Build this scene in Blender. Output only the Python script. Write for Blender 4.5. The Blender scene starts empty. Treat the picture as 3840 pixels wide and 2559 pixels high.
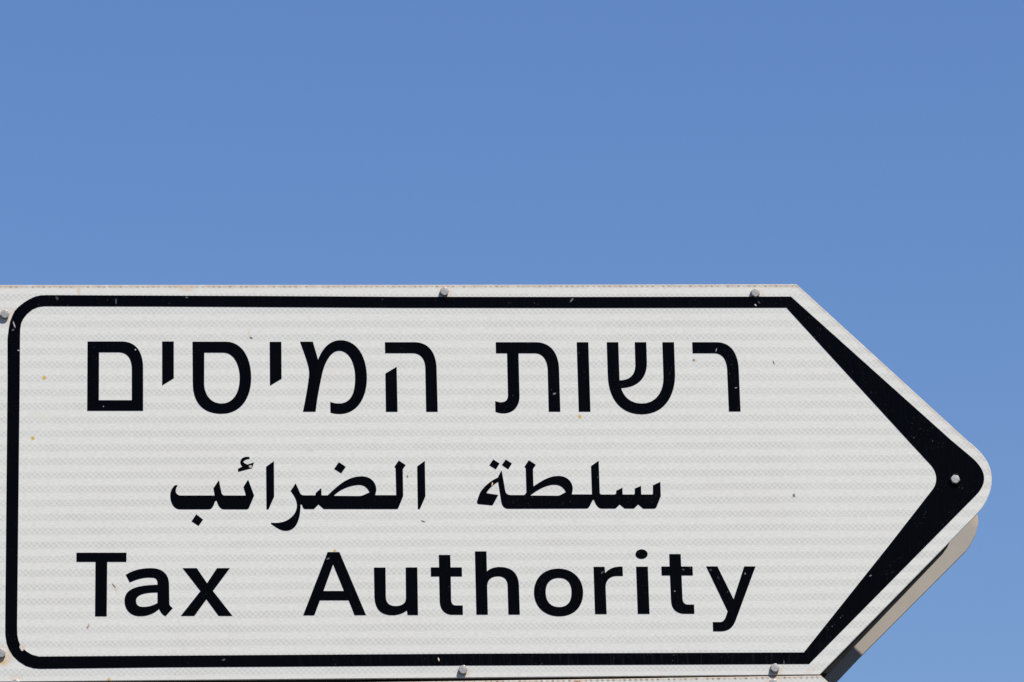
import bpy, bmesh, math, random
from mathutils import Vector, Matrix

# ------------------------------------------------------------------ camera
SC = bpy.context.scene
COL = SC.collection
FPX = 16500.0                       # focal length in pixels of the 3840 px wide photograph
CX, CY = 1920.0, 1279.5
# sign axes seen from the camera (x right, y down, z forward), from the two vanishing points of the sign
UP = Vector((-1500.0, -52680.0, FPX)).normalized()
RT = Vector((188800.0, -211.0, FPX)); RT = (RT - UP * RT.dot(UP)).normalized()
FW = UP.cross(RT)
CAM = Vector((0.0, 0.0, 1.62))
def to_world(v): return Vector((v.dot(RT), v.dot(FW), v.dot(UP)))
cam_data = bpy.data.cameras.new('camera')
cam = bpy.data.objects.new('camera', cam_data); COL.objects.link(cam)
cam_data.sensor_fit = 'HORIZONTAL'; cam_data.sensor_width = 36.0
cam_data.lens = FPX / 3840.0 * 36.0
cam_data.clip_start = 0.1; cam_data.clip_end = 6000.0
ra, ua, ba = to_world(Vector((1, 0, 0))), to_world(Vector((0, -1, 0))), to_world(Vector((0, 0, -1)))
M = Matrix(((ra.x, ua.x, ba.x, CAM.x), (ra.y, ua.y, ba.y, CAM.y), (ra.z, ua.z, ba.z, CAM.z), (0, 0, 0, 1)))
cam.matrix_world = M
SC.camera = cam

# ------------------------------------------------------------------ light
SUN_DIR = Vector((0.683, -1.0, 1.587)).normalized()        # towards the sun
sun_el = math.asin(SUN_DIR.z)
sun_rot = math.atan2(SUN_DIR.x, SUN_DIR.y)
w = bpy.data.worlds.new('World'); SC.world = w; w.use_nodes = True
nt = w.node_tree; nt.nodes.clear()
sky = nt.nodes.new('ShaderNodeTexSky'); sky.sky_type = 'NISHITA'; sky.sun_disc = False
sky.sun_elevation = sun_el; sky.sun_rotation = sun_rot
sky.altitude = 200.0; sky.air_density = 2.0; sky.dust_density = 0.0; sky.ozone_density = 10.0
bg = nt.nodes.new('ShaderNodeBackground'); bg.inputs['Strength'].default_value = 0.070
wo = nt.nodes.new('ShaderNodeOutputWorld')
tint = nt.nodes.new('ShaderNodeMix'); tint.data_type = 'RGBA'; tint.blend_type = 'MULTIPLY'; tint.inputs[0].default_value = 1.0
tint.inputs[7].default_value = (0.77, 0.80, 1.06, 1.0)
nt.links.new(sky.outputs[0], tint.inputs[6]); nt.links.new(tint.outputs[2], bg.inputs[0]); nt.links.new(bg.outputs[0], wo.inputs[0])
sl = bpy.data.lights.new('sun', 'SUN'); sl.energy = 5.0; sl.angle = math.radians(0.53); sl.color = (1.0, 0.945, 0.85)
so = bpy.data.objects.new('sun', sl); COL.objects.link(so)
so.location = (4, -6, 12); so.rotation_euler = SUN_DIR.to_track_quat('Z', 'Y').to_euler()
vs = SC.view_settings; vs.view_transform = 'Standard'; vs.look = 'None'; vs.exposure = 0.6; vs.gamma = 1.0

# ------------------------------------------------------------------ the sign plane
_r = to_world(Vector(((1870 - CX) / FPX, (1800 - CY) / FPX, 1.0)))
Y0 = CAM.y + _r.y * 6.0             # every arrow sign stands in the plane y = Y0
def P(x, y, d=0.0):                 # a point of the sign's front (d = 0) or of the plane d metres behind it
    r = to_world(Vector(((x - CX) / FPX, (y - CY) / FPX, 1.0)))
    return CAM + r * ((Y0 + d - CAM.y) / r.y)
MM = (P(2600, 1800) - P(1600, 1800)).length       # metres per 1000 px

# ------------------------------------------------------------------ helpers
def tag(o, label=None, cat=None, group=None, kind=None):
    for k, v in (('label', label), ('category', cat), ('group', group), ('kind', kind)):
        if v: o[k] = v
    return o
def empty(name, loc):
    o = bpy.data.objects.new(name, None); COL.objects.link(o); o.location = loc
    o.empty_display_size = 0.1
    return o
def obj(name, me, mat, parent=None):
    o = bpy.data.objects.new(name, me); COL.objects.link(o)
    if mat: me.materials.append(mat)
    if parent: o.parent = parent
    return o
def path(s, fx=lambda x, y: (x, y), n=14):
    """M/L/C/Z path string -> list of closed point loops"""
    tok = s.replace('M', ' M ').replace('L', ' L ').replace('C', ' C ').replace('Z', ' Z ').split()
    loops, cur, cmd, i = [], [], None, 0
    def num():
        nonlocal i
        v = float(tok[i]); i += 1; return v
    while i < len(tok):
        if tok[i] in 'MLCZ':
            cmd = tok[i]; i += 1
            if cmd == 'Z': loops.append(cur); cur = []
            continue
        if cmd == 'M': cur = [(num(), num())]; cmd = 'L'
        elif cmd == 'L': cur.append((num(), num()))
        elif cmd == 'C':
            a = cur[-1]; b = (num(), num()); c = (num(), num()); d = (num(), num())
            for k in range(1, n + 1):
                t = k / n; u = 1 - t
                cur.append(tuple(u*u*u*a[q] + 3*u*u*t*b[q] + 3*u*t*t*c[q] + t*t*t*d[q] for q in (0, 1)))
    out = []
    for lp in loops:
        q = []
        for p in lp:
            if not q or (abs(p[0]-q[-1][0]) + abs(p[1]-q[-1][1])) > 1e-6: q.append(p)
        if abs(q[0][0]-q[-1][0]) + abs(q[0][1]-q[-1][1]) < 1e-6: q.pop()
        out.append([fx(*p) for p in q])
    return out
def ellipse(cx, cy, rx, ry, fx, n=36):
    return [fx(cx + rx*math.cos(2*math.pi*k/n), cy + ry*math.sin(2*math.pi*k/n)) for k in range(n)]
def crop(ox, oy, s): return lambda x, y: (ox + x / s, oy + y / s)
def sheet(name, loops, d0, d1, origin, mapdepth=0.0):
    """loops of photograph pixels -> a plate from depth d0 to d1, holes kept, as mesh in root coordinates"""
    cu = bpy.data.curves.new(name, 'CURVE'); cu.dimensions = '2D'; cu.fill_mode = 'BOTH'
    cu.extrude = abs(d1 - d0) / 2
    for lp in loops:
        sp = cu.splines.new('POLY'); sp.points.add(len(lp) - 1); sp.use_cyclic_u = True
        for k, (x, y) in enumerate(lp):
            p = P(x, y, mapdepth) - origin
            sp.points[k].co = (p.x, p.z, 0, 1)
    tmp = bpy.data.objects.new('tmp', cu); COL.objects.link(tmp)
    dg = bpy.context.evaluated_depsgraph_get()
    me = bpy.data.meshes.new_from_object(tmp.evaluated_get(dg))
    bpy.data.objects.remove(tmp); bpy.data.curves.remove(cu)
    me.materials.clear()
    mid = (d0 + d1) / 2
    for v in me.vertices:
        x, z, y = v.co
        v.co = (x, mid + y, z)
    bm = bmesh.new(); bm.from_mesh(me)
    bmesh.ops.recalc_face_normals(bm, faces=bm.faces)
    bm.to_mesh(me); bm.free()
    me.name = name
    for p in me.polygons: p.use_smooth = False
    return me
def plate(name, loop, d_front, thick, origin, mapdepth=0.0, lip=0.0009):
    """one convex plate with a small rounded lip on both rims"""
    pts = [P(x, y, mapdepth) - origin for x, y in loop]
    c = sum(pts, Vector()) / len(pts)
    n = len(pts)
    def inset(k):
        a, b, e = pts[k-1], pts[k], pts[(k+1) % n]
        t1 = (b - a).normalized(); t2 = (e - b).normalized()
        n1 = Vector((t1.z, 0, -t1.x)); n2 = Vector((t2.z, 0, -t2.x))
        if n1.dot(c - b) < 0: n1 = -n1
        if n2.dot(c - b) < 0: n2 = -n2
        m = (n1 + n2).normalized()
        return b + m * lip / max(0.35, m.dot(n1))
    ins = [inset(k) for k in range(n)]
    bm = bmesh.new(); rings = []
    for src, d in ((ins, d_front), (pts, d_front + lip), (pts, d_front + thick - lip), (ins, d_front + thick)):
        rings.append([bm.verts.new((p.x, d, p.z)) for p in src])
    for r0, r1 in zip(rings, rings[1:]):
        for k in range(n):
            bm.faces.new((r0[k], r0[(k+1) % n], r1[(k+1) % n], r1[k]))
    bm.faces.new(rings[0]); bm.faces.new(rings[-1])
    bmesh.ops.recalc_face_normals(bm, faces=bm.faces)
    me = bpy.data.meshes.new(name); bm.to_mesh(me); bm.free()
    return me
def box_into(bm, x0, x1, y0, y1, z0, z1):
    vs_ = [bm.verts.new((x, y, z)) for x in (x0, x1) for y in (y0, y1) for z in (z0, z1)]
    for f in ((0,1,3,2), (4,6,7,5), (0,4,5,1), (2,3,7,6), (0,2,6,4), (1,5,7,3)):
        bm.faces.new([vs_[k] for k in f])
def finish(bm, name):
    bmesh.ops.recalc_face_normals(bm, faces=bm.faces)
    me = bpy.data.meshes.new(name); bm.to_mesh(me); bm.free(); return me

# ------------------------------------------------------------------ materials
class NT:
    def __init__(self, name):
        self.m = bpy.data.materials.new(name); self.m.use_nodes = True
        self.t = self.m.node_tree; self.t.nodes.clear()
        self.out = self.t.nodes.new('ShaderNodeOutputMaterial')
        self.b = self.t.nodes.new('ShaderNodeBsdfPrincipled')
        self.t.links.new(self.b.outputs[0], self.out.inputs[0])
        self.tc = self.t.nodes.new('ShaderNodeTexCoord')
        self.sep = self.t.nodes.new('ShaderNodeSeparateXYZ')
        self.t.links.new(self.tc.outputs['Object'], self.sep.inputs[0])
        self.X, self.Y, self.Z = self.sep.outputs
    def put(self, v, sock):
        if hasattr(v, 'is_output'): self.t.links.new(v, sock)
        elif isinstance(v, (tuple, list)) and len(v) == 3 and sock.type == 'RGBA': sock.default_value = (*v, 1)
        else: sock.default_value = v
    def math(self, op, a, b=0.0, c=None, clamp=False):
        n = self.t.nodes.new('ShaderNodeMath'); n.operation = op; n.use_clamp = clamp
        self.put(a, n.inputs[0]); self.put(b, n.inputs[1])
        if c is not None: self.put(c, n.inputs[2])
        return n.outputs[0]
    def ramp(self, v, lo, hi, a=0.0, b=1.0, smooth=True):
        n = self.t.nodes.new('ShaderNodeMapRange')
        n.interpolation_type = 'SMOOTHSTEP' if smooth else 'LINEAR'; n.clamp = True
        self.put(v, n.inputs[0])
        for k, q in enumerate((lo, hi, a, b)): self.put(q, n.inputs[k+1])
        return n.outputs[0]
    def mix(self, f, a, b):
        n = self.t.nodes.new('ShaderNodeMix'); n.data_type = 'RGBA'
        self.put(f, n.inputs[0]); self.put(a, n.inputs[6]); self.put(b, n.inputs[7])
        return n.outputs[2]
    def vec(self, x, y, z=0.0):
        n = self.t.nodes.new('ShaderNodeCombineXYZ')
        for k, q in enumerate((x, y, z)): self.put(q, n.inputs[k])
        return n.outputs[0]
    def noise(self, vec, scale, detail=2.0, rough=0.5):
        n = self.t.nodes.new('ShaderNodeTexNoise')
        self.put(vec, n.inputs['Vector']); n.inputs['Scale'].default_value = scale
        n.inputs['Detail'].default_value = detail; n.inputs['Roughness'].default_value = rough
        return n.outputs[0]
    def voronoi(self, vec, scale, rnd=1.0):
        n = self.t.nodes.new('ShaderNodeTexVoronoi')
        self.put(vec, n.inputs['Vector']); n.inputs['Scale'].default_value = scale
        n.inputs['Randomness'].default_value = rnd
        return n.outputs['Distance'], n.outputs['Color']
    def brick(self, vec, width, height, mortar, smooth, offset=0.5):
        n = self.t.nodes.new('ShaderNodeTexBrick'); n.offset = offset
        self.put(vec, n.inputs['Vector'])
        n.inputs['Scale'].default_value = 1.0
        n.inputs['Mortar Size'].default_value = mortar; n.inputs['Mortar Smooth'].default_value = smooth
        n.inputs['Brick Width'].default_value = width; n.inputs['Row Height'].default_value = height
        return n.outputs['Fac']
    def bump(self, h, strength, dist):
        n = self.t.nodes.new('ShaderNodeBump'); n.inputs['Strength'].default_value = strength
        n.inputs['Distance'].default_value = dist
        self.put(h, n.inputs['Height']); self.put(n.outputs[0], self.b.inputs['Normal'])
    def set(self, **kw):
        for k, v in kw.items(): self.put(v, self.b.inputs[k.replace('_', ' ')])
        return self.m

def add_spots(g, c, origin, spots, wob=0.8):
    """small marks with a place of their own: (px, py, radius x, radius y, angle, colour, amount) in photograph pixels"""
    sn = g.noise(g.tc.outputs['Object'], 350.0, 2.0)
    for (px, py, rx, ry, ang, col, amt) in spots:
        a = P(px, py) - origin
        ca, sa = math.cos(ang), math.sin(ang)
        dx = g.math('SUBTRACT', g.X, a.x); dz = g.math('SUBTRACT', g.Z, a.z)
        u = g.math('ADD', g.math('MULTIPLY', dx, ca / (rx*MM/1000)), g.math('MULTIPLY', dz, sa / (rx*MM/1000)))
        v = g.math('ADD', g.math('MULTIPLY', dx, -sa / (ry*MM/1000)), g.math('MULTIPLY', dz, ca / (ry*MM/1000)))
        r = g.math('SQRT', g.math('ADD', g.math('MULTIPLY', u, u), g.math('MULTIPLY', v, v)))
        r = g.math('ADD', r, g.math('MULTIPLY_ADD', sn, wob, -wob / 2))
        c = g.mix(g.ramp(r, 0.45, 1.15, amt, 0.0), c, col)
    return c

def sheeting(name, origin, edges, spots):
    """retroreflective white sheeting: bands of honeycomb cells, weather stains along the listed rims, specks"""
    g = NT(name); X, Z = g.X, g.Z
    xm = g.math('MULTIPLY', X, 1000.0); zm = g.math('MULTIPLY', Z, 1000.0)     # millimetres
    def nz(sx, sz, det=2.0, rough=0.5, off=0.0):
        return g.noise(g.vec(g.math('MULTIPLY', xm, sx), g.math('MULTIPLY', zm, sz), off), 1.0, det, rough)
    # honeycomb: two interleaved lattices of cells
    CW, CH = 7.5, 7.4
    def lattice(ox, oz):
        fx = g.math('SUBTRACT', g.math('FRACT', g.math('ADD', g.math('DIVIDE', xm, CW), ox)), 0.5)
        fz = g.math('SUBTRACT', g.math('FRACT', g.math('ADD', g.math('DIVIDE', zm, CH), oz)), 0.5)
        return g.math('SQRT', g.math('ADD', g.math('MULTIPLY', fx, fx), g.math('MULTIPLY', fz, fz)))
    dcell = g.math('MINIMUM', lattice(0.0, 0.0), lattice(0.5, 0.5))
    wall = g.ramp(g.math('ADD', dcell, g.math('MULTIPLY_ADD', nz(0.14, 0.14, 1.0, 0.5, 7.0), 0.18, -0.09)), 0.14, 0.44)
    # bands, a little wavy and of uneven strength
    wob = g.math('MULTIPLY_ADD', nz(0.004, 0.03, 1.0), 2.4, -1.2)
    z0 = (P(1000, 1368) - origin).z * 1000.0
    ph = g.math('MULTIPLY', g.math('ADD', g.math('SUBTRACT', zm, z0), wob), 2*math.pi/19.5)
    band = g.math('MULTIPLY_ADD', g.math('COSINE', ph), 0.5, 0.5)
    band = g.ramp(g.math('ADD', band, g.math('MULTIPLY_ADD', nz(0.10, 0.22), 0.34, -0.17)), 0.22, 0.78)
    big = nz(0.006, 0.006, 3.0, 0.6); mid = nz(0.03, 0.05, 3.0, 0.6, 4.0)
    fine = nz(0.16, 0.62, 2.0, 0.65, 9.0); grain = nz(0.5, 0.5, 2.0, 0.6, 2.0)
    amp = g.math('MULTIPLY', g.ramp(big, 0.3, 0.7, 0.70, 1.05), g.ramp(mid, 0.3, 0.7, 0.75, 1.05))
    cband = g.mix(wall, (0.590, 0.571, 0.531), (0.706, 0.682, 0.632))
    clight = g.mix(g.ramp(fine, 0.32, 0.68), (0.672, 0.648, 0.596), (0.772, 0.745, 0.684))
    clight = g.mix(g.math('MULTIPLY', wall, 0.25), clight, (0.745, 0.718, 0.660))
    c = g.mix(g.math('MULTIPLY', band, amp, clamp=True), clight, cband)
    c = g.mix(g.ramp(grain, 0.55, 0.75, 0.0, 0.25), c, (0.777, 0.749, 0.688))
    c = g.mix(g.ramp(mid, 0.55, 0.75, 0.0, 0.10), c, (0.577, 0.533, 0.444))
    c = g.mix(g.ramp(big, 0.50, 0.75, 0.0, 0.14), c, (0.644, 0.588, 0.488))
    a = P(1950, 1800) - origin                                     # the seam between two widths of sheeting
    dd = g.math('ABSOLUTE', g.math('SUBTRACT', X, a.x))
    c = g.mix(g.math('MULTIPLY', g.ramp(dd, 0.0004, 0.0012, 0.30, 0.0), g.ramp(nz(0.0, 0.12), 0.40, 0.60)), c, (0.74, 0.72, 0.68))
    # weathering along rims: beige tint with a row of dark opened cells
    en = nz(0.07, 0.07, 3.0, 0.65, 6.0)
    dot = g.ramp(g.math('ABSOLUTE', g.math('SUBTRACT', g.math('FRACT', g.math('DIVIDE', xm, CW)), 0.5)), 0.12, 0.30, 1.0, 0.0)
    dot = g.math('MULTIPLY', dot, g.ramp(nz(0.13, 0.0, 1.0, 0.5, 3.0), 0.40, 0.58))
    for (ax, ay, bx, by, wid, amt, dots) in edges:
        a = P(ax, ay) - origin; b = P(bx, by) - origin
        t = (b - a).normalized(); nx, nzz = t.z, -t.x               # normal to the right of a -> b: inwards
        dist = g.math('ADD', g.math('MULTIPLY', g.math('SUBTRACT', X, a.x), nx), g.math('MULTIPLY', g.math('SUBTRACT', Z, a.z), nzz))
        f = g.math('MULTIPLY', g.ramp(dist, 0.0, wid, 1.0, 0.0), g.ramp(en, 0.30, 0.62, 0.25, 1.0))
        c = g.mix(g.math('MULTIPLY', f, amt), c, (0.52, 0.42, 0.31))
        if dots:
            row = g.math('MULTIPLY', g.ramp(dist, 0.0010, 0.0022, 0.0, 1.0), g.ramp(dist, 0.0030, 0.0046, 1.0, 0.0))
            c = g.mix(g.math('MULTIPLY', g.math('MULTIPLY', row, dot), dots), c, (0.19, 0.14, 0.11))
    c = add_spots(g, c, origin, spots)
    n = g.t.nodes.new('ShaderNodeMix'); n.data_type = 'RGBA'; n.blend_type = 'MULTIPLY'; n.inputs[0].default_value = 1.0
    g.put(c, n.inputs[6]); n.inputs[7].default_value = (0.702, 0.722, 0.742, 1.0); c = n.outputs[2]   # prismatic sheeting is greyer by day than paint
    g.bump(g.math('ADD', g.math('MULTIPLY', wall, band), g.math('MULTIPLY', fine, 0.6)), 0.10, 0.0006)
    return g.set(Base_Color=c, Roughness=0.38, Specular_IOR_Level=0.25)

def vinyl(name, origin, spots):
    g = NT(name)
    xm = g.math('MULTIPLY', g.X, 1000.0); zm = g.math('MULTIPLY', g.Z, 1000.0)
    mask = g.ramp(g.noise(g.vec(g.math('MULTIPLY', xm, 0.022), g.math('MULTIPLY', zm, 0.022)), 1.0, 2.0), 0.42, 0.60)
    right = g.ramp(xm, -300.0, 560.0, 0.30, 1.0)
    wx = g.math('ADD', xm, g.math('MULTIPLY', g.noise(g.vec(xm, zm), 0.5, 2.0), 3.0))
    d1, c1 = g.voronoi(g.vec(g.math('MULTIPLY', wx, 0.085), g.math('MULTIPLY', zm, 0.06)), 1.0)
    s1 = g.ramp(d1, 0.040, 0.085, 1.0, 0.0)
    d2, c2 = g.voronoi(g.vec(g.math('MULTIPLY', wx, 0.24), g.math('MULTIPLY', zm, 0.15)), 1.0)
    s2 = g.math('MULTIPLY', g.ramp(d2, 0.07, 0.16, 1.0, 0.0), g.ramp(g.noise(c2, 3.0, 0.0), 0.47, 0.60))
    sc = g.noise(g.vec(g.math('MULTIPLY', wx, 0.30), g.math('MULTIPLY', zm, 0.22)), 1.0, 4.0, 0.7)
    scuff = g.math('MULTIPLY', g.ramp(sc, 0.60, 0.76), g.math('MULTIPLY', g.math('MULTIPLY', mask, right), 0.10))
    sp = g.math('MULTIPLY', g.math('MAXIMUM', s1, s2), g.math('MULTIPLY', mask, right))
    br = g.ramp(g.noise(g.vec(g.math('MULTIPLY', xm, 0.05), g.math('MULTIPLY', zm, 0.05)), 1.0, 1.0), 0.38, 0.70, 0.03, 0.26)
    streak = g.noise(g.vec(g.math('MULTIPLY', xm, 0.35), g.math('MULTIPLY', zm, 0.02)), 1.0, 3.0, 0.6)
    low = g.ramp(xm, -500.0, 100.0); low = g.math('MULTIPLY', low, g.ramp(zm, 20.0, 90.0, 1.0, 0.15))
    dust = g.math('MULTIPLY', g.ramp(streak, 0.50, 0.78, 0.0, 0.018), low)
    c = g.mix(dust, (0.0006, 0.0006, 0.0010), (0.30, 0.30, 0.30))
    c = g.mix(scuff, c, (0.40, 0.40, 0.40))
    c = g.mix(g.math('MULTIPLY', sp, br), c, (0.42, 0.42, 0.42))
    c = add_spots(g, c, origin, spots, 1.0)
    return g.set(Base_Color=c, Roughness=g.ramp(streak, 0.3, 0.7, 0.20, 0.27), Specular_IOR_Level=0.05)

def plain(name, col, col2, scale, rough=0.5, metal=0.0, spec=0.5, bump=0.0):
    g = NT(name)
    n = g.noise(g.tc.outputs['Object'], scale, 4.0, 0.6)
    c = g.mix(g.ramp(n, 0.3, 0.7), col, col2)
    if bump: g.bump(n, bump, 0.0008)
    return g.set(Base_Color=c, Roughness=g.ramp(n, 0.3, 0.7, rough - 0.07, rough + 0.07), Metallic=metal, Specular_IOR_Level=spec)

O = P(1850, 2540)                   # the foot of the big sign: its parts' coordinates start here
GREY, CREAM = (0.16, 0.16, 0.165), (0.62, 0.52, 0.36)
M_BLACK = vinyl('black_vinyl', O, [(53, 1218, 3, 14, 0.3, (0.36, 0.34, 0.34), 0.9), (49, 1238, 5, 4, 0.4, GREY, 0.5), (70, 1315, 5, 2.5, 0, (0.4, 0.4, 0.4), 0.8),  # scuffs and scratches, with glints painted in; first is the peeled film's glint
    (2833, 1145, 5, 3, -0.8, (0.6, 0.59, 0.57), 0.9), (2846, 1135, 3, 7, 0.7, GREY, 0.4), (1645, 2474, 3, 8, 0.2, CREAM, 1), (435, 1131, 3, 13, 0, GREY, 0.4),  # first mark here: glint beside the bolt, put into the colour
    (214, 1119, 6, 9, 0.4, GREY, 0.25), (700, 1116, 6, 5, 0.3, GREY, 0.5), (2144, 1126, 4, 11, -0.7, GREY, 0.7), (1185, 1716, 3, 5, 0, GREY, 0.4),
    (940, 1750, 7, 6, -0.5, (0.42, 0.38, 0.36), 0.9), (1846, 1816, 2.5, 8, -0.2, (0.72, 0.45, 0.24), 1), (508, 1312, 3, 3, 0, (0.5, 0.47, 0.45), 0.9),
    (388, 1525, 3, 3, 0, GREY, 0.9), (2079, 1477, 7, 4, 0.3, GREY, 0.9), (2686, 1313, 2, 8, -0.3, (0.35, 0.35, 0.35), 0.8), (2760, 1455, 6, 2, 0.2, (0.3, 0.3, 0.3), 0.8),  # last two marks are painted glints
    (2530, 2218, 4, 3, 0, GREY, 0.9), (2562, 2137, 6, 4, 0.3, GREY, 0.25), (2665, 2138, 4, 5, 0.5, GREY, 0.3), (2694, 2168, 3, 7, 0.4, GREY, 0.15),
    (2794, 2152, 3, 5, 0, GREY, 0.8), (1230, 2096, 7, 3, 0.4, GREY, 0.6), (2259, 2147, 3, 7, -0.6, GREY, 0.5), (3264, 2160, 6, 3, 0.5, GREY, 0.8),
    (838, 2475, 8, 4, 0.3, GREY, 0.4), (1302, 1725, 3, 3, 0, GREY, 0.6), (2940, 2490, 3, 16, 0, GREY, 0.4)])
M_ZINC = plain('zinc_steel', (0.265, 0.258, 0.245), (0.350, 0.340, 0.322), 240.0, 0.42, 0.35, 0.4, 0.25)
M_RUSTY = plain('rusty_steel', (0.16, 0.085, 0.05), (0.30, 0.22, 0.17), 300.0, 0.7, 0.1, 0.3, 0.4)
M_FRAME = plain('shade_dark_steel', (0.008, 0.008, 0.008), (0.014, 0.013, 0.012), 40.0, 0.6, 0.0, 0.06)  # near-black colour stands in for the shade behind the sign
M_POST = plain('galvanised_steel', (0.30, 0.31, 0.32), (0.42, 0.43, 0.44), 18.0, 0.5, 0.6)
M_BARE = plain('bare_sign_back', (0.330, 0.295, 0.252), (0.375, 0.340, 0.297), 9.0, 0.55, 0.0, 0.3)
M_GROUND = plain('dusty_asphalt', (0.038, 0.037, 0.036), (0.060, 0.057, 0.054), 1.7, 0.9, 0.0, 0.2)

# ------------------------------------------------------------------ ground
bm = bmesh.new()
bmesh.ops.create_circle(bm, cap_ends=True, segments=96, radius=3000.0)
tag(obj('ground', finish(bm, 'ground'), M_GROUND), kind='structure')

# ------------------------------------------------------------------ outlines, in photograph pixels
FRONT = [(-14, 1069), (1500, 1068.5), (2300, 1067.5), (2987, 1066), (3631, 1655), (3647, 1667), (3671, 1690), (3690, 1712),
         (3705.6, 1737), (3715.8, 1764), (3719.6, 1793), (3718, 1823), (3711, 1851.5), (3698, 1882), (3682.6, 1907), (3666, 1927),
         (3074, 2531.5), (1800, 2542.5), (600, 2553), (-24, 2559)]
BOUT = [(173, 1107.6), (1000, 1111), (1500, 1114), (2200, 1114.5), (2966, 1113), (3565, 1650),
        *path('M3638 1711 C3701 1763 3707 1812 3657 1860.5 Z')[0], (3034.4, 2490.5), (1800, 2496), (600, 2503.3), (153, 2508.7),
        (127, 2507), (97, 2498), (69, 2480), (48.5, 2459.7), (34.4, 2436.7), (25.5, 2413.8), (20.4, 2383), (20, 2350), (28.6, 1440), (28.6, 1269.6),
        (33, 1233), (38.3, 1206), (47.2, 1183), (54.8, 1167.5), (68.9, 1152), (89.3, 1135.7), (109.7, 1123), (132.6, 1112.7), (153, 1108.4)]
BIN = [(165.8, 1149), (600, 1150), (1500, 1155), (2200, 1155.5), (2949, 1154.5), (3403, 1650), 
       *path('M3490 1744 C3516 1773 3518 1811 3495 1839 Z')[0], (3330.6, 2050), (3014.3, 2447.4), (1800, 2452), (600, 2459.7), (145, 2462.7), (119.8, 2455.8), (102, 2445.6),
       (89.3, 2435.4), (85.5, 2442.3), (80.6, 2441), (72.7, 2429), (75.2, 2417.6), (68.8, 2401), (65, 2380.6), (64.3, 2350), (74, 1440), (75.2, 1268),
       (76, 1236), (79.6, 1213), (88, 1195.6), (102, 1177.7), (122.4, 1161), (142.8, 1152.2)]

H, A, E = 5.0587, 4.9005, 4.6122
def G(s, ox, oy, sc): return path(s, crop(ox, oy, sc))
HEBREW_LAST = (
    G('M145 108 L800 108 C1060 112 1198 300 1198 620 L1198 1422 L138 1422 Z M362 312 L740 312 C900 318 985 430 985 640 L985 1222 L358 1222 Z '
      'M1560 108 L1780 108 L1780 805 L1560 940 Z', 300, 1260, H) +
    G('M152 112 L790 112 C1080 115 1265 400 1265 800 C1265 1200 1050 1478 705 1478 C360 1478 160 1280 158 900 Z '
      'M375 318 L740 318 C930 320 1048 540 1048 800 C1048 1080 920 1285 705 1285 C490 1285 373 1110 373 900 Z '
      'M1617 115 L1837 115 L1841 815 L1622 945 Z', 692, 1260, H) +
    G('M210 112 L452 112 L550 452 C640 220 780 84 980 84 C1290 84 1477 400 1477 800 C1477 1220 1260 1482 960 1482 C890 1482 840 1472 787 1455 '
      'L782 1255 C840 1275 880 1285 950 1285 C1150 1285 1255 1120 1255 800 C1255 500 1130 283 950 283 C770 283 660 560 620 760 '
      'C570 1000 530 1200 505 1438 L265 1438 C300 1260 345 1050 375 800 C385 720 385 680 370 600 C345 480 270 280 210 112 Z', 1084, 1260, H) +
    G('M220 122 L790 122 C1060 128 1185 330 1200 600 L1222 1440 L1003 1440 L988 620 C985 440 900 330 740 328 L225 328 Z '
      'M230 715 L443 588 L460 1440 L240 1440 Z', 1400, 1260, H))
HEBREW_FIRST = (
    G('M97 122 L870 122 C1140 130 1290 330 1298 640 L1322 1438 L1103 1438 L1083 640 C1070 440 980 330 830 330 L528 330 L548 1150 '
      'C548 1350 420 1470 245 1470 C180 1470 130 1455 92 1440 L88 1238 C125 1253 160 1262 195 1262 C285 1262 333 1210 330 1110 L312 330 L102 330 Z '
      'M1633 122 L1853 122 L1893 1438 L1673 1438 Z', 1840, 1260, H) +
    G('M635 122 L853 122 L877 845 C1050 845 1170 760 1178 560 L1166 122 L1384 122 L1396 520 C1396 820 1200 980 907 990 '
      'C960 1180 1110 1285 1300 1285 C1560 1285 1710 1070 1711 790 L1690 122 L1910 122 L1930 740 C1930 1200 1680 1488 1300 1488 '
      'C900 1488 672 1200 655 760 Z', 2150, 1260, H) +
    G('M485 122 L960 122 C1220 130 1355 330 1368 650 L1402 1434 L1182 1434 L1148 640 C1135 440 1050 330 900 330 L493 330 Z', 2500, 1260, H))
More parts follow.
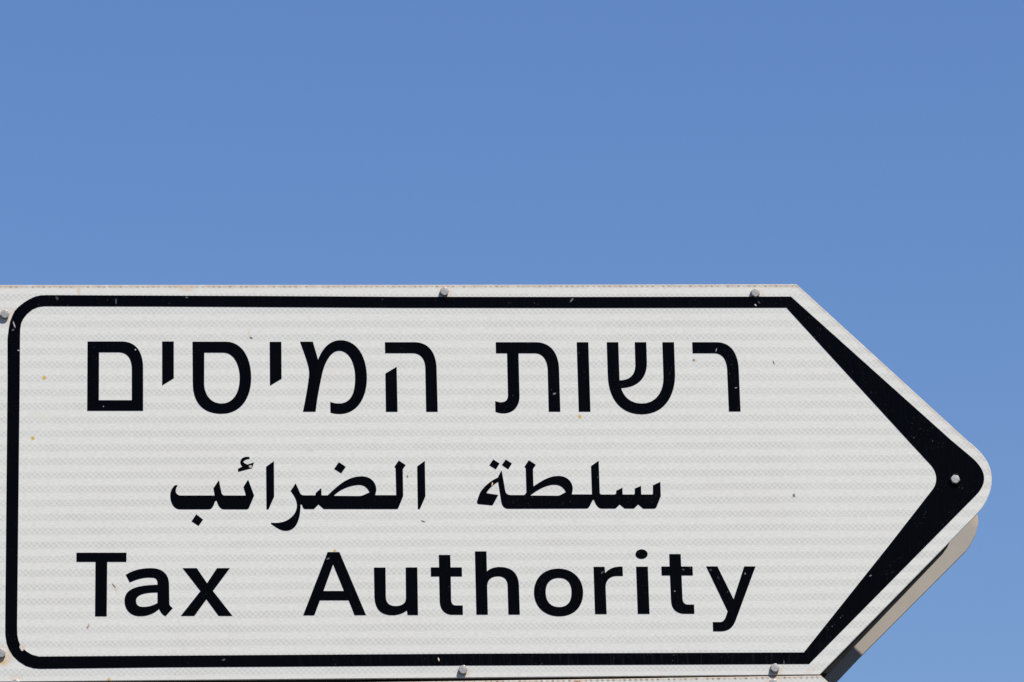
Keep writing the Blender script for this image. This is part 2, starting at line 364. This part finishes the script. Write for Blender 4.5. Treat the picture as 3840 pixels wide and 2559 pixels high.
ARABIC_LAST = (
    G('M180 637 L228 640 C190 700 175 760 215 800 C235 820 250 828 280 828 L900 828 L908 820 L885 692 L984 545 L1035 790 C1050 815 1065 828 1090 828 '
      'L1480 828 L1470 780 L1437 668 L1522 533 L1633 830 L1535 1060 L1505 1080 L1080 1080 C1000 1080 960 980 948 925 L920 925 '
      'C890 1000 870 1080 800 1080 L270 1080 C150 1080 90 950 92 810 C95 740 130 680 180 637 Z '
      'M568 1173 L693 1270 L612 1385 L483 1300 Z '
      'M1550 122 C1450 100 1375 150 1378 220 C1385 260 1400 275 1420 293 L1337 335 L1337 390 L1595 325 L1630 218 L1510 260 '
      'C1460 240 1440 225 1432 208 C1450 175 1500 155 1548 155 Z', 620, 1690, A) +
    G('M285 298 L428 197 L432 850 L330 1080 L292 1080 Z '
      'M735 742 L827 603 L905 775 C920 810 945 825 985 825 L1190 825 L1197 780 L1298 690 L1302 825 L1415 825 '
      'C1560 690 1750 475 2041 475 C2240 475 2340 640 2300 780 L2289 822 L2676 822 L2664 320 L2641 300 L2721 185 L2849 268 L2796 345 '
      'L2803 840 L2726 1030 C2715 1060 2705 1075 2680 1075 L1345 1075 L1248 990 L1165 1075 L1000 1075 C960 1070 955 1020 940 992 L918 990 '
      'C915 1300 830 1475 640 1475 C540 1470 450 1400 375 1345 L375 1328 C480 1338 600 1330 700 1265 C800 1200 852 1100 852 1000 C845 900 800 830 735 742 Z '
      'M1526 834 L1985 838 C2070 838 2120 790 2186 772 C2150 690 2090 632 2000 632 C1860 632 1650 700 1526 834 Z '
      'M1620 215 L1748 300 L1665 420 L1535 337 Z', 940, 1690, A) +
    G('M1640 292 L1780 190 L1790 845 L1690 1075 L1652 1075 Z', 1230, 1690, A))
ARABIC_FIRST = (
    G('M440 165 L555 240 L488 345 L367 270 Z M670 165 L783 240 L715 345 L598 265 Z '
      'M588 365 L522 500 C400 550 280 650 205 760 C180 810 160 870 142 935 C140 965 150 980 180 985 L428 1008 L532 818 L315 785 '
      'C350 710 430 630 530 575 L575 860 C590 980 610 1070 725 1070 L2145 1066 C2205 1066 2215 1010 2270 905 L2290 905 '
      'C2315 970 2355 1066 2435 1066 L2685 1066 L2765 992 L2855 1066 L3025 1066 L3105 990 L3193 1068 L3365 1068 C3415 1068 3430 1060 3445 1030 '
      'L3518 840 L3510 577 L3375 640 L3375 790 C3375 805 3370 810 3355 810 L3160 810 L3155 650 L3041 700 L3041 780 C3040 800 3030 810 3015 810 '
      'L2817 810 L2813 685 L2700 740 L2700 780 C2695 800 2680 810 2655 810 L2425 810 C2405 805 2397 790 2397 780 L2377 187 L2237 288 '
      'L2255 808 L1885 808 C1890 780 1898 750 1900 700 C1900 580 1800 470 1640 468 C1450 468 1300 580 1178 660 L1170 340 L1222 262 L1092 178 '
      'L1013 300 L1037 320 L1050 770 L1010 820 L760 820 C700 815 670 790 660 740 L600 400 Z '
      'M1118 828 L1610 832 C1690 832 1720 780 1775 768 C1740 690 1680 628 1560 628 C1420 628 1250 720 1118 828 Z', 1760, 1690, A))
ENGLISH_FIRST = (
    G('M78 108 L943 108 L942 265 L610 265 L601 1207 L400 1207 L408 265 L78 265 Z '
      'M932 490 C1050 410 1200 375 1360 375 C1560 375 1680 470 1680 670 L1685 990 C1690 1030 1720 1050 1745 1065 L1620 1205 '
      'C1560 1180 1530 1130 1508 1080 C1420 1160 1310 1205 1180 1205 C1000 1205 908 1080 910 930 C912 760 1060 670 1480 662 '
      'C1482 620 1480 590 1455 560 C1430 540 1400 537 1330 537 C1220 537 1110 570 1000 622 Z '
      'M1480 795 C1230 795 1110 840 1108 940 C1108 1020 1160 1045 1240 1045 C1340 1045 1420 1010 1480 978 Z', 270, 2050, E) +
    G('M578 375 L822 375 L998 635 L1170 375 L1393 375 L1100 770 L1437 1200 L1200 1200 L988 912 L780 1200 L545 1200 L885 770 Z', 560, 2050, E))
ENGLISH_LAST = (
    G('M500 97 L705 97 L1165 1187 L968 1187 L865 930 L370 930 L272 1190 L78 1190 Z M597 310 L785 770 L430 770 Z '
      'M1303 365 L1502 365 L1508 880 C1515 980 1570 1030 1680 1030 C1790 1030 1855 980 1857 890 L1852 363 L2052 363 L2065 1185 L1885 1185 '
      'L1873 1105 C1800 1160 1720 1188 1620 1188 C1420 1188 1320 1080 1312 870 Z', 1120, 2050, E) +
    G('M672 147 L870 147 L875 362 L1070 362 L1073 518 L878 518 L885 930 C892 1000 920 1020 980 1020 L1086 1020 L1088 1180 L900 1180 '
      'C770 1175 695 1090 688 950 L678 518 L536 518 L533 362 L678 362 Z '
      'M1297 85 L1495 85 L1503 430 C1560 380 1640 355 1720 355 C1920 355 2050 450 2058 680 L2073 1177 L1876 1177 L1862 680 '
      'C1858 570 1800 515 1700 515 C1580 515 1510 570 1508 700 L1520 1178 L1322 1178 Z', 1500, 2050, E) +
    G('M985 383 C1240 383 1415 560 1415 800 C1415 1060 1240 1207 1000 1207 C740 1207 565 1030 565 790 C565 540 740 383 985 383 Z '
      'M1000 543 C1140 543 1215 640 1215 790 C1215 960 1140 1048 1000 1048 C850 1048 767 950 767 790 C767 630 850 543 1000 543 Z', 1880, 2050, E) +
    G('M212 352 L402 352 L412 460 C470 390 560 348 680 348 L712 348 L720 510 L600 510 C480 520 425 590 420 700 L438 1168 L238 1168 Z '
      'M948 350 L1150 350 L1180 1165 L977 1165 Z', 2180, 2050, E) +
    [ellipse(1042, 132, 105, 82, crop(2180, 2050, E))] +
    G('M230 132 L427 132 L436 347 L632 347 L638 500 L442 500 L458 900 C465 975 500 1005 560 1005 L658 1005 L664 1163 L500 1163 '
      'C360 1163 275 1090 262 950 L242 500 L98 500 L93 347 L236 347 Z '
      'M868 345 L1062 345 L1342 912 L1525 345 L1722 345 L1400 1220 C1340 1400 1270 1467 1100 1467 L988 1467 L983 1308 L1090 1308 '
      'C1170 1308 1190 1280 1240 1120 Z', 2460, 2050, E))

# ------------------------------------------------------------------ bolts
def bolt_mesh(name, r=0.0066, h=0.0050, seed=0):
    """hexagon head with a turned chamfer, its shank running back through the plate; origin on the plate's face"""
    rnd = random.Random(seed); a0 = rnd.uniform(0, math.pi/3)
    n = 36; bm = bmesh.new(); rings = []
    def hexr(t):
        k = (t % (math.pi/3)) - math.pi/6
        return r * math.cos(math.pi/6) / math.cos(k)
    for y, fr in ((0.0, None), (-h*0.70, None), (-h*0.90, 0.925), (-h, 0.80), (-h*1.02, 0.40)):
        ring = []
        for k in range(n):
            t = 2*math.pi*k/n
            q = hexr(t) if fr is None else min(hexr(t), r*fr)
            ring.append(bm.verts.new((q*math.cos(t+a0), y, q*math.sin(t+a0))))
        rings.append(ring)
    back = [bm.verts.new((0.0038*math.cos(2*math.pi*k/n), 0.0, 0.0038*math.sin(2*math.pi*k/n))) for k in range(n)]
    tail = [bm.verts.new((0.0038*math.cos(2*math.pi*k/n), 0.030, 0.0038*math.sin(2*math.pi*k/n))) for k in range(n)]
    seq = [tail, back] + rings
    for r0, r1 in zip(seq, seq[1:]):
        for k in range(n): bm.faces.new((r0[k], r0[(k+1) % n], r1[(k+1) % n], r1[k]))
    bm.faces.new(rings[-1]); bm.faces.new(tail)
    return finish(bm, name)
def add_bolt(px, py, root, mat, seed, tilt=0.0, d=0.0, washer=False):
    me = bolt_mesh('bolt', seed=seed)
    b = obj('bolt', me, mat, root)
    p = P(px, py, d - 0.005) - root.location          # px, py: the middle of the head's face as seen
    b.location = (p.x, d, p.z)
    b.rotation_euler = (tilt, 0, tilt * 0.7)
    if washer:
        bm = bmesh.new(); n = 40; prof = ((0.0052, -0.0002), (0.0068, -0.0002), (0.0086, -0.0012), (0.0094, -0.0010), (0.0096, 0.0))
        rg = [[bm.verts.new((q*math.cos(2*math.pi*k/n), y, q*math.sin(2*math.pi*k/n))) for k in range(n)] for q, y in prof]
        for r0, r1 in zip(rg, rg[1:]):
            for k in range(n): bm.faces.new((r0[k], r0[(k+1) % n], r1[(k+1) % n], r1[k]))
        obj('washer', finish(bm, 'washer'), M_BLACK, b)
    return b

AMBER, BROWN, PEACH, DARK = (0.62, 0.40, 0.10), (0.16, 0.09, 0.045), (0.66, 0.50, 0.36), (0.07, 0.055, 0.045)
GROUP = 'arrow signs stacked on the post'

# ------------------------------------------------------------------ the big arrow sign
root = empty('direction_sign', O)
tag(root, 'white arrow sign in full view reading Tax Authority in Hebrew, Arabic and English', 'road sign', GROUP)
edges = [(-14, 1069, 1500, 1068.5, 0.0072, 0.75, 0.42), (1500, 1068.5, 2987, 1066, 0.0065, 0.62, 0.36),
         (2987, 1066, 3631, 1655, 0.0062, 0.85, 0.0), (3074, 2531.5, 600, 2553, 0.0016, 0.25, 0.0)]
spots = [(166, 1418, 9, 9, 0, AMBER, 1), (123, 1644, 9, 9, 0, AMBER, 1), (2174, 1563, 8, 10, 0.3, AMBER, 1), (1255, 2066, 7, 6, 0, AMBER, 1),
         (941, 1268, 7, 5, -0.5, BROWN, 0.95), (934, 1248, 4, 18, 0.1, PEACH, 0.5), (2602, 1352, 6, 6, 0, BROWN, 0.9), (2609, 1353, 9, 8, 0, PEACH, 0.45),
         (408, 2550, 8, 8, 0, AMBER, 0.9), (1528, 1788, 4, 7, -0.3, BROWN, 0.8), (1586, 1956, 11, 4, -0.3, DARK, 0.85),
         (427, 2198, 13, 3.5, -0.9, BROWN, 0.95), (435, 2213, 8, 8, 0, PEACH, 0.6), (330, 2350, 4, 13, -0.35, BROWN, 0.75), (334, 2346, 8, 9, 0, PEACH, 0.4),
         (2977, 1859, 7, 9, 0, BROWN, 0.85), (2901, 1361, 3.5, 10, 0.25, BROWN, 0.85), (295, 1090, 9, 20, 0, PEACH, 0.7), (700, 1083, 34, 18, 0, PEACH, 0.5),
         (130, 1558, 40, 16, 0.2, (0.70, 0.66, 0.55), 0.5), (168, 1568, 26, 12, 0, (0.70, 0.67, 0.52), 0.5), (1165, 1690, 16, 9, 0, (0.55, 0.52, 0.48), 0.4),
         (140, 1900, 6, 22, 0.1, (0.70, 0.62, 0.50), 0.4),
         (24, 1186, 44, 40, 0, PEACH, 0.45), (1671, 1098, 32, 34, 0, PEACH, 0.45), (2840, 1108, 34, 36, 0, PEACH, 0.50), (1741, 2520, 30, 32, 0, PEACH, 0.42),
         (2910, 2516, 30, 34, 0, PEACH, 0.55), (14, 2462, 40, 44, 0, PEACH, 0.65), (12, 2484, 14, 12, 0, AMBER, 0.6), (80, 2428, 16, 18, 0.4, PEACH, 0.55),
         (60, 2540, 30, 14, 0, PEACH, 0.45), (3035, 2518, 34, 14, 0.7, PEACH, 0.25), (3712, 1760, 10, 70, 0.2, PEACH, 0.4)]
M_SHEET = sheeting('white_sheeting', O, edges, spots)
obj('panel', plate('panel', FRONT, 0.0, 0.0032, O), M_SHEET, root)
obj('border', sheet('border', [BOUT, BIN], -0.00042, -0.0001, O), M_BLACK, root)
for lp, lab in ((HEBREW_FIRST, 'right hand black Hebrew word of the top line'), (HEBREW_LAST, 'left hand black Hebrew word of the top line'),
                (ARABIC_FIRST, 'right hand black Arabic word of the middle line'), (ARABIC_LAST, 'left hand black Arabic word of the middle line'),
                (ENGLISH_FIRST, 'black English word Tax'), (ENGLISH_LAST, 'black English word Authority')):
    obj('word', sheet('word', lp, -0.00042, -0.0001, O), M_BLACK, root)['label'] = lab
for k, (x, y, tl) in enumerate(((18, 1177, 0.05), (1667, 1092, 0.02), (2833, 1097, 0.04), (3583, 1797, -0.02), (2907, 2505, -0.05), (1737, 2511, 0.0), (4, 2449, 0.03), )):
    add_bolt(x, y, root, M_ZINC, k + 3, tl, washer=(k == 3))
FR = 0.038
FOUT = [(0, 1108), (2790, 1108), (3535, 1800), (3553, 2042), (3535, 2078), (3190, 2440), (3089, 2546), (1800, 2556), (0, 2573)]  # bottom side dropped so its black fills in the shaded gap
FIN = [(110, 1215), (2740, 1215), (3425, 1850), (3430, 2010), (3040, 2420), (1800, 2440), (110, 2450)]
obj('frame', sheet('frame', [FOUT, FIN], 0.0034, FR, O, FR), M_FRAME, root)

# ------------------------------------------------------------------ the sign below
low = empty('direction_sign', P(1850, 4020))
OL = low.location.copy()
tag(low, 'second white arrow sign, only its stained top edge showing under the big arrow sign', 'road sign', GROUP)
LT0, LT1 = (-24, 2577.5), (3079, 2533.5)
LOW = [LT0, (900, 2565.5), (1800, 2553.0), (2300, 2546.0), (2700, 2539.0), LT1, (3712, 3110), (3752, 3150), (3770, 3200), (3778, 3250), (3768, 3300), (3740, 3350),
       (3150, 3990), (-30, 4010)]
le = [(-24, 2577.5, 1800, 2550.3, 0.0060, 0.75, 0.6), (1800, 2550.3, 3079, 2533.5, 0.0060, 0.65, 0.7), (3079, 2533.5, 3712, 3110, 0.005, 0.75, 0.0)]
ls = [(2903, 2566, 40, 36, 0, PEACH, 0.5), (2172, 2566, 38, 30, 0, PEACH, 0.6)]
obj('panel', plate('panel', LOW, 0.0002, 0.0032, OL), sheeting('white_sheeting_low', OL, le, ls), low)
LBO = [(60, 2632), (3035, 2588), (3660, 3165), (3715, 3250), (3690, 3320), (3110, 3935), (60, 3950)]
LBI = [(100, 2674), (3010, 2630), (3480, 3160), (3535, 3250), (3500, 3310), (3085, 3893), (100, 3908)]
obj('border', sheet('border', [LBO, LBI], -0.00022, 0.0001, OL), M_BLACK, low)
for k, (x, y, m) in enumerate(((2901, 2563, M_ZINC), (2166, 2567, M_RUSTY), (58, 2564, M_ZINC), (3610, 3245, M_ZINC), (1737, 3975, M_ZINC), (2907, 3962, M_ZINC))):
    add_bolt(x, y, low, m, k + 21, 0.03, 0.0002)
LFO = [(40, 2640), (3000, 2640), (3600, 3160), (3590, 3330), (3090, 3930), (40, 3960)]
LFI = [(140, 2740), (2960, 2740), (3480, 3200), (3470, 3310), (3040, 3840), (140, 3860)]
obj('frame', sheet('frame', [LFO, LFI], 0.0036, FR, OL, FR), M_FRAME, low)

# ------------------------------------------------------------------ the sign facing away behind
BD = 0.177
bk = empty('direction_sign', P(1800, 2700, BD))
OB = bk.location.copy()
tag(bk, 'back of a bare grey beige arrow sign showing behind the lower right edge', 'road sign', GROUP)
BACK = [(-60, 1235), (2935, 1225), (3560, 1800), (3610, 1848), (3645, 1884), (3663.5, 1924), (3668, 1943), (3668.6, 1956), (3667, 1972), (3658, 2009), (3638, 2046),
        (3622.6, 2068), (3219.4, 2472.5), (3137.8, 2559), (3035, 2666), (-60, 2700)]
g = NT('bare_sign_back_stained')
xy = g.tc.outputs['Object']
n1 = g.noise(xy, 7.0, 4.0, 0.6); n2 = g.noise(xy, 160.0, 2.0, 0.5)
c = g.mix(g.ramp(n1, 0.3, 0.7), (0.254, 0.231, 0.203), (0.290, 0.266, 0.236))
c = g.mix(g.ramp(n2, 0.66, 0.74, 0.0, 0.35), c, (0.17, 0.14, 0.115))
a = P(3668, 1950, BD) - OB
dd = g.math('SQRT', g.math('ADD', g.math('POWER', g.math('ABSOLUTE', g.math('SUBTRACT', g.X, a.x)), 2.0), g.math('POWER', g.math('ABSOLUTE', g.math('SUBTRACT', g.Z, a.z)), 2.0)))
c = g.mix(g.ramp(dd, 0.001, 0.016, 0.7, 0.0), c, (0.40, 0.31, 0.22))
M_BARE = g.set(Base_Color=c, Roughness=0.55, Specular_IOR_Level=0.25)
obj('panel', plate('panel', BACK, 0.0, 0.0032, OB, BD), M_BARE, bk)
bm = bmesh.new()
for yy in (1560, 2330):
    p = P(200, yy, BD) - OB; q = P(2900, yy, BD) - OB
    box_into(bm, p.x, q.x, -0.036, -0.0003, p.z - 0.02, p.z + 0.02)
obj('rail', finish(bm, 'rail'), M_FRAME, bk)

# ------------------------------------------------------------------ the post that carries them
pc = P(1450, 1800)
top = P(1450, 1120).z
post = empty('sign_post', (pc.x, Y0 + 0.0865, 0.0))
tag(post, 'round galvanised steel post standing behind the white arrow signs', 'post')
bm = bmesh.new()
bmesh.ops.create_cone(bm, cap_ends=True, segments=48, radius1=0.045, radius2=0.045, depth=top)
for v in bm.verts: v.co.z += top / 2
me = finish(bm, 'tube')
for p in me.polygons: p.use_smooth = len(p.vertices) == 4
obj('tube', me, M_POST, post)
bm = bmesh.new()
bmesh.ops.create_cone(bm, cap_ends=True, segments=48, radius1=0.053, radius2=0.05, depth=0.03)
for v in bm.verts: v.co.z += top - 0.012
obj('cap', finish(bm, 'cap'), M_FRAME, post)
bm = bmesh.new(); box_into(bm, -0.15, 0.15, -0.15, 0.15, 0.0, 0.016)
obj('base_plate', finish(bm, 'base_plate'), M_POST, post)
for yy in (1330, 2400, 2860, 3760):
    z = P(1450, yy).z
    bm = bmesh.new(); n = 40; rg = []
    for rr, zz in ((0.046, -0.02), (0.050, -0.02), (0.050, 0.02), (0.046, 0.02)):
        rg.append([bm.verts.new((rr*math.cos(2*math.pi*k/n), rr*math.sin(2*math.pi*k/n), z + zz)) for k in range(n)])
    for i in range(4):
        for k in range(n): bm.faces.new((rg[i][k], rg[i][(k+1) % n], rg[(i+1) % 4][(k+1) % n], rg[(i+1) % 4][k]))
    obj('clamp', finish(bm, 'clamp'), M_FRAME, post)
